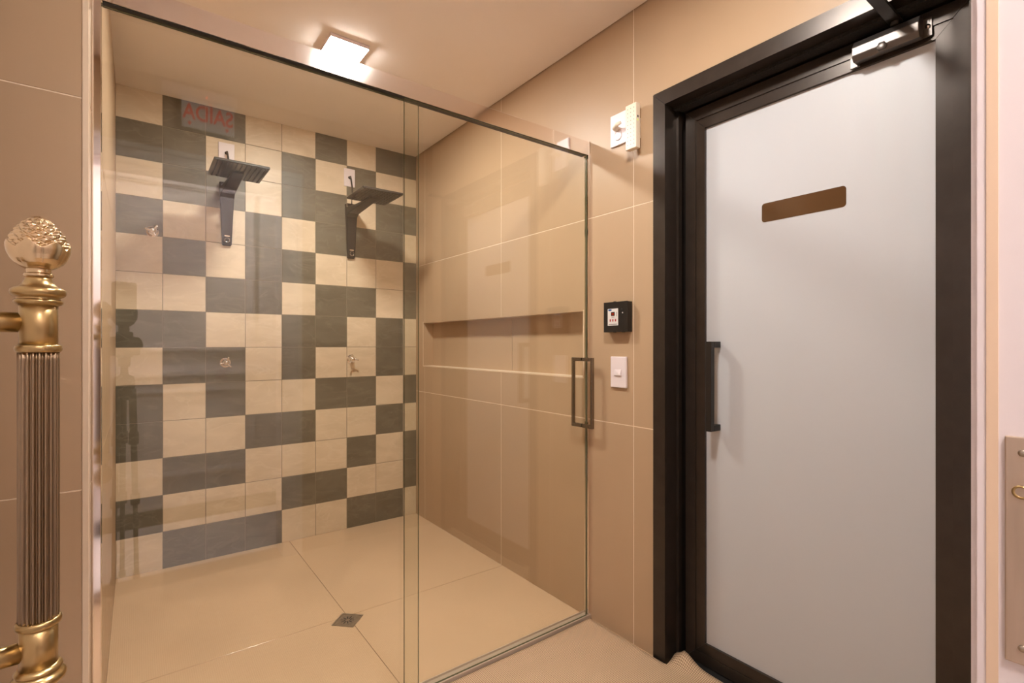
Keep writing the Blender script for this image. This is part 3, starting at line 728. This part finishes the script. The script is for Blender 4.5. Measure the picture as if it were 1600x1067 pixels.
# ------------------------------------------------------------------ open door leaf at the left with its brass pull
def brass_door():
    d = root('door_2', (-0.195, 0.15, 0), 'white door standing open at the left edge', kind='structure')
    bm = bmesh.new(); box(bm, (-0.215, 0.130, 0.012), (-0.178, 0.960, JH - 0.005)); obj('leaf', bm, 'white_paint', d)
    for z0, z1 in ((0.15, 0.62), (1.45, 1.98)):
        bm = bmesh.new()
        for r in rect_minus([(0.25, 0.84, z0, z1)], (0.28, 0.81, z0 + 0.03, z1 - 0.03)): box(bm, (-0.178, r[0], r[2]), (-0.170, r[1], r[3]))
        obj('panel_moulding', bm, 'white_paint', d)
    hx, hy = -0.0975, 0.850
    h = root('door_handle', (0, 0, 0)); h.parent = d; h.location = Vector((hx, hy, 1.05)) - parent_world(d)
    tag(h, 'antique brass pull handle with fluted grip and pine cone finial')
    def lat(name, prof, mat, n=40):
        bm = bmesh.new(); lathe(bm, prof, n, 'Z', (hx, hy, 0)); return obj(name, bm, mat, h)
    def ring_prof(zc, r0, r1, hh, k=8):
        return [(r0, zc - hh)] + [(r0 + (r1 - r0) * math.sin(math.pi * i / k) ** 0.7 if 0 < i < k else r0, zc - hh * math.cos(math.pi * i / k)) for i in range(1, k)] + [(r0, zc + hh)]
    # fluted grip
    bm = bmesh.new(); n, fl_ = 160, 20; rings = []
    for z in (0.870, 0.880, 1.04, 1.195, 1.207):
        rings.append([bm.verts.new((hx + math.cos(a) * r, hy + math.sin(a) * r, z)) for a, r in ((2*math.pi*k/n, 0.0195 - 0.0034 * (0.5 + 0.5*math.cos(2*math.pi*k/n*fl_)) ** 1.6) for k in range(n))])
    for a, b in zip(rings[:-1], rings[1:]):
        for k in range(n): bm.faces.new((a[k], a[(k+1) % n], b[(k+1) % n], b[k])).smooth = True
    bm.faces.new(rings[0][::-1]); bm.faces.new(rings[-1]); obj('fluted_grip', bm, 'brass_dark', h)
    for top in (True, False):
        def zz(z): return z if top else 2.080 - z      # the lower end mirrors the upper
        def PR(pr): return [(r, zz(z)) for r, z in (pr if top else pr)]
        lat('collar', PR([(0.0183, 1.207), (0.0183, 1.270)]), 'brass')
        lat('ring', PR(ring_prof(1.2095, 0.0183, 0.0222, 0.0048)), 'brass')
        lat('rim', PR([(0.018, 1.262)] + [(0.0222, 1.265), (0.0232, 1.267), (0.0222, 1.2695), (0.0205, 1.270), (0.0205, 1.2725), (0.0235, 1.2735), (0.0258, 1.276), (0.0264, 1.279), (0.0258, 1.282), (0.0225, 1.2845), (0.0185, 1.286), (0.0155, 1.2895), (0.0132, 1.2945), (0.0126, 1.2975)]), 'brass')
        lat('neck', PR([(0.012, 1.2965)] + ring_prof(1.3000, 0.0125, 0.0142, 0.0022)[1:] + [(0.0118, 1.3030), (0.0118, 1.3075), (0.013, 1.310)]), 'brass_light')
        # pine cone finial: petal cup below, diamond scales above
        if top:
            FIN = [(1.3075, 0.0125), (1.310, 0.0165), (1.314, 0.0212), (1.319, 0.0248), (1.325, 0.0275), (1.331, 0.0290), (1.337, 0.0293), (1.342, 0.0282), (1.348, 0.0258), (1.354, 0.0227), (1.360, 0.0188), (1.365, 0.0146), (1.369, 0.0104), (1.372, 0.0058), (1.3736, 0.0005)]
            bm = bmesh.new(); NT, NR = 220, 80; z0, z1 = 1.3075, 1.3735; rr = []
            for i in range(NR + 1):
                t = i / NR
                zc = z0 + (z1 - z0) * t
                base = 0.0005
                for (za, ra), (zb, rb) in zip(FIN[:-1], FIN[1:]):
                    if za <= zc <= zb + 1e-9:
                        f_ = (zc - za) / (zb - za); base = ra + (rb - ra) * f_; break
                row = []
                for k in range(NT):
                    th = 2 * math.pi * k / NT
                    cup = 0.44 + 0.075 * (abs(((th * 7 / math.pi) % 2) - 1) - 0.5) * 2
                    if t < cup:
                        off = 0.0008 + 0.0011 * abs(math.sin(th * 7 / 2 + math.pi/2)) ** 0.5 - 0.0006
                        off *= min(1, t / 0.12)
                    else:
                        u, v = th * 20 / (2*math.pi), (t - 0.44) * 14
                        a, b = (u + v) % 2 / 2, (u - v) % 2 / 2
                        m = min(a, 1 - a, b, 1 - b) * 2
                        off = -0.0034 + 0.0040 * min(1, m * 1.4) ** 0.8
                        off *= max(0.0, min(1, (1 - t) / 0.18))
                    r = base + off
                    row.append(bm.verts.new((hx + math.cos(th) * max(r, 0.0004), hy + math.sin(th) * max(r, 0.0004), z0 + (z1 - z0) * t)))
                rr.append(row)
            for a, b in zip(rr[:-1], rr[1:]):
                for k in range(NT): bm.faces.new((a[k], a[(k+1) % NT], b[(k+1) % NT], b[k])).smooth = True
            bm.faces.new(rr[0][::-1]); bm.faces.new(rr[-1]); bmesh.ops.recalc_face_normals(bm, faces=bm.faces)
            obj('finial', bm, 'brass_light', h)
        else:
            lat('finial', [(0.012, 0.775), (0.021, 0.766), (0.028, 0.750), (0.0285, 0.738), (0.023, 0.722), (0.012, 0.711), (0.001, 0.708)], 'brass_light')
        zs = 1.2415 if top else 0.838
        bm = bmesh.new(); tube(bm, [(-0.1778, hy - 0.004, zs), (hx - 0.012, hy, zs)], 0.0122, 24); obj('post', bm, 'brass', h)
        bm = bmesh.new(); lathe(bm, [(0.024, 0.0), (0.023, 0.004), (0.016, 0.007)], 24, 'X', (-0.1778, hy - 0.004, zs)); obj('rosette', bm, 'brass', h)
brass_door()

# ------------------------------------------------------------------ exit sign on the doorway wall (seen mirrored in the glass)
def exit_sign():
    t = root('exit_sign', (0.30, YDW, 2.33), 'exit sign lettered in red above the doorway, mirrored in the glass', 'exit sign')
    x0, x1, z0, z1 = 0.182, 0.420, 2.330, 2.482
    bx('housing', (0.10, YDW + 0.0003, 2.482), (0.43, YDW + 0.05, 2.535), 'white_plastic', t, 0.004, 2)
    p = bx('panel', (x0, YDW + 0.0303, z0), (x1, YDW + 0.036, z1), 'sign_white', t, 0.001, 1)
    bx('bracket', (x0 + 0.03, YDW + 0.0003, 2.44), (x1 - 0.03, YDW + 0.0303, 2.48), 'sign_white', t)
    cu = bpy.data.curves.new('lettering', 'FONT'); cu.body = 'SA\u00cdDA'; cu.align_x = 'CENTER'; cu.size = 0.112; cu.extrude = 0.0006; cu.offset = 0.0016
    tmp = bpy.data.objects.new('tmp', cu); C.objects.link(tmp)
    bpy.context.view_layer.update()
    me = bpy.data.meshes.new_from_object(tmp.evaluated_get(bpy.context.evaluated_depsgraph_get()))
    bpy.data.objects.remove(tmp)
    me.name = 'lettering'; me.materials.clear(); me.materials.append(M['sign_red'])
    o = put('lettering', me, p, Vector(((x0 + x1) / 2, YDW + 0.0367, z0 + 0.046)) - parent_world(p), (math.pi / 2, 0, math.pi))
    o.scale = (0.73, 1.0, 1)
    for x in (x0 + 0.035, x1 - 0.035):
        bm = bmesh.new()
        hexa(bm, [(x - 0.010, YDW + 0.0360, z0 + 0.028), (x, YDW + 0.0360, z0 + 0.012), (x + 0.010, YDW + 0.0360, z0 + 0.028), (x, YDW + 0.0360, z0 + 0.034),
                  (x - 0.010, YDW + 0.0368, z0 + 0.028), (x, YDW + 0.0368, z0 + 0.012), (x + 0.010, YDW + 0.0368, z0 + 0.028), (x, YDW + 0.0368, z0 + 0.034)])
        obj('arrow_mark', bm, 'sign_red', p)
    bm = bmesh.new(); lathe(bm, [(0.004, 0), (0.003, 0.002), (0.0004, 0.003)], 12, 'Y', (0.291, YDW + 0.0500, 2.498)); obj('indicator', bm, 'red_led', t)
exit_sign()

# ------------------------------------------------------------------ photographer's tripod and camera (seen in the glass)
def tripod():
    cx, cy = -0.052, -0.078
    t = root('tripod', (cx, cy, 0), 'black tripod with folded legs mirrored in the glass at the left', 'tripod')
    bm = bmesh.new(); lathe(bm, [(0.030, 0.93), (0.042, 0.95), (0.046, 1.02), (0.040, 1.05), (0.018, 1.06), (0.015, 1.10), (0.026, 1.105), (0.026, 1.150), (0.035, 1.152), (0.035, 1.158)], 24, 'Z', (cx, cy, 0)); obj('head', bm, 'black_matte', t)
    for k in range(3):
        a = math.radians(20 + 120 * k); dx, dy = math.cos(a), math.sin(a)
        def pt(r, z): return (cx + dx * r, cy + dy * r, z)
        lg = bm = bmesh.new(); tube(bm, [pt(0.036, 0.985), pt(0.042, 0.72)], 0.0165, 12); l0 = obj('leg', bm, 'black_matte', t)
        bm = bmesh.new(); tube(bm, [pt(0.042, 0.76), pt(0.042, 0.70)], 0.022, 12); obj('clamp', bm, 'black_matte', l0)
        bm = bmesh.new(); tube(bm, [pt(0.042, 0.72), pt(0.048, 0.40)], 0.0135, 12); obj('leg_section', bm, 'black_matte', l0)
        bm = bmesh.new(); tube(bm, [pt(0.048, 0.44), pt(0.048, 0.385)], 0.020, 12); obj('clamp', bm, 'black_matte', l0)
        bm = bmesh.new(); tube(bm, [pt(0.048, 0.40), pt(0.054, 0.02)], 0.0105, 12); obj('leg_section', bm, 'black_matte', l0)
        bm = bmesh.new(); tube(bm, [pt(0.054, 0.03), pt(0.054, 0.0)], 0.015, 12); obj('foot', bm, 'black_matte', l0)
    c = root('photo_camera', (cx, cy, 1.1585), 'black camera with a flash on the tripod mirrored in the glass', 'camera')
    R = Matrix.Rotation(-YAW, 3, 'Z')
    def loc(bm):
        bmesh.ops.rotate(bm, verts=bm.verts, matrix=R); bmesh.ops.translate(bm, verts=bm.verts, vec=(cx, cy, 0)); return bm
    bm = bmesh.new(); box(bm, (-0.072, -0.030, 1.1585), (0.072, 0.022, 1.255)); bevel(bm, 0.010, 3); obj('body', loc(bm), 'black_matte', c)
    bm = bmesh.new(); box(bm, (-0.028, -0.028, 1.250), (0.028, 0.030, 1.282)); bevel(bm, 0.008, 2); obj('prism_hump', loc(bm), 'black_matte', c)
    bm = bmesh.new(); lathe(bm, [(0.034, 0.020), (0.038, 0.026), (0.038, 0.060), (0.041, 0.064), (0.041, 0.076), (0.036, 0.078)], 28, 'Y', (0, 0, 1.214)); obj('lens', loc(bm), 'black_matte', c)
    bm = bmesh.new(); box(bm, (-0.018, -0.020, 1.280), (0.018, 0.016, 1.312)); bevel(bm, 0.005, 2); fl2 = obj('flash_foot', loc(bm), 'black_matte', c)
    bm = bmesh.new(); lathe(bm, [(0.016, 1.306), (0.040, 1.322), (0.056, 1.350), (0.057, 1.390), (0.052, 1.405), (0.053, 1.530), (0.050, 1.536)], 24, 'Z', (0, 0, 0)); obj('flash_head', loc(bm), 'black_matte', c)
tripod()
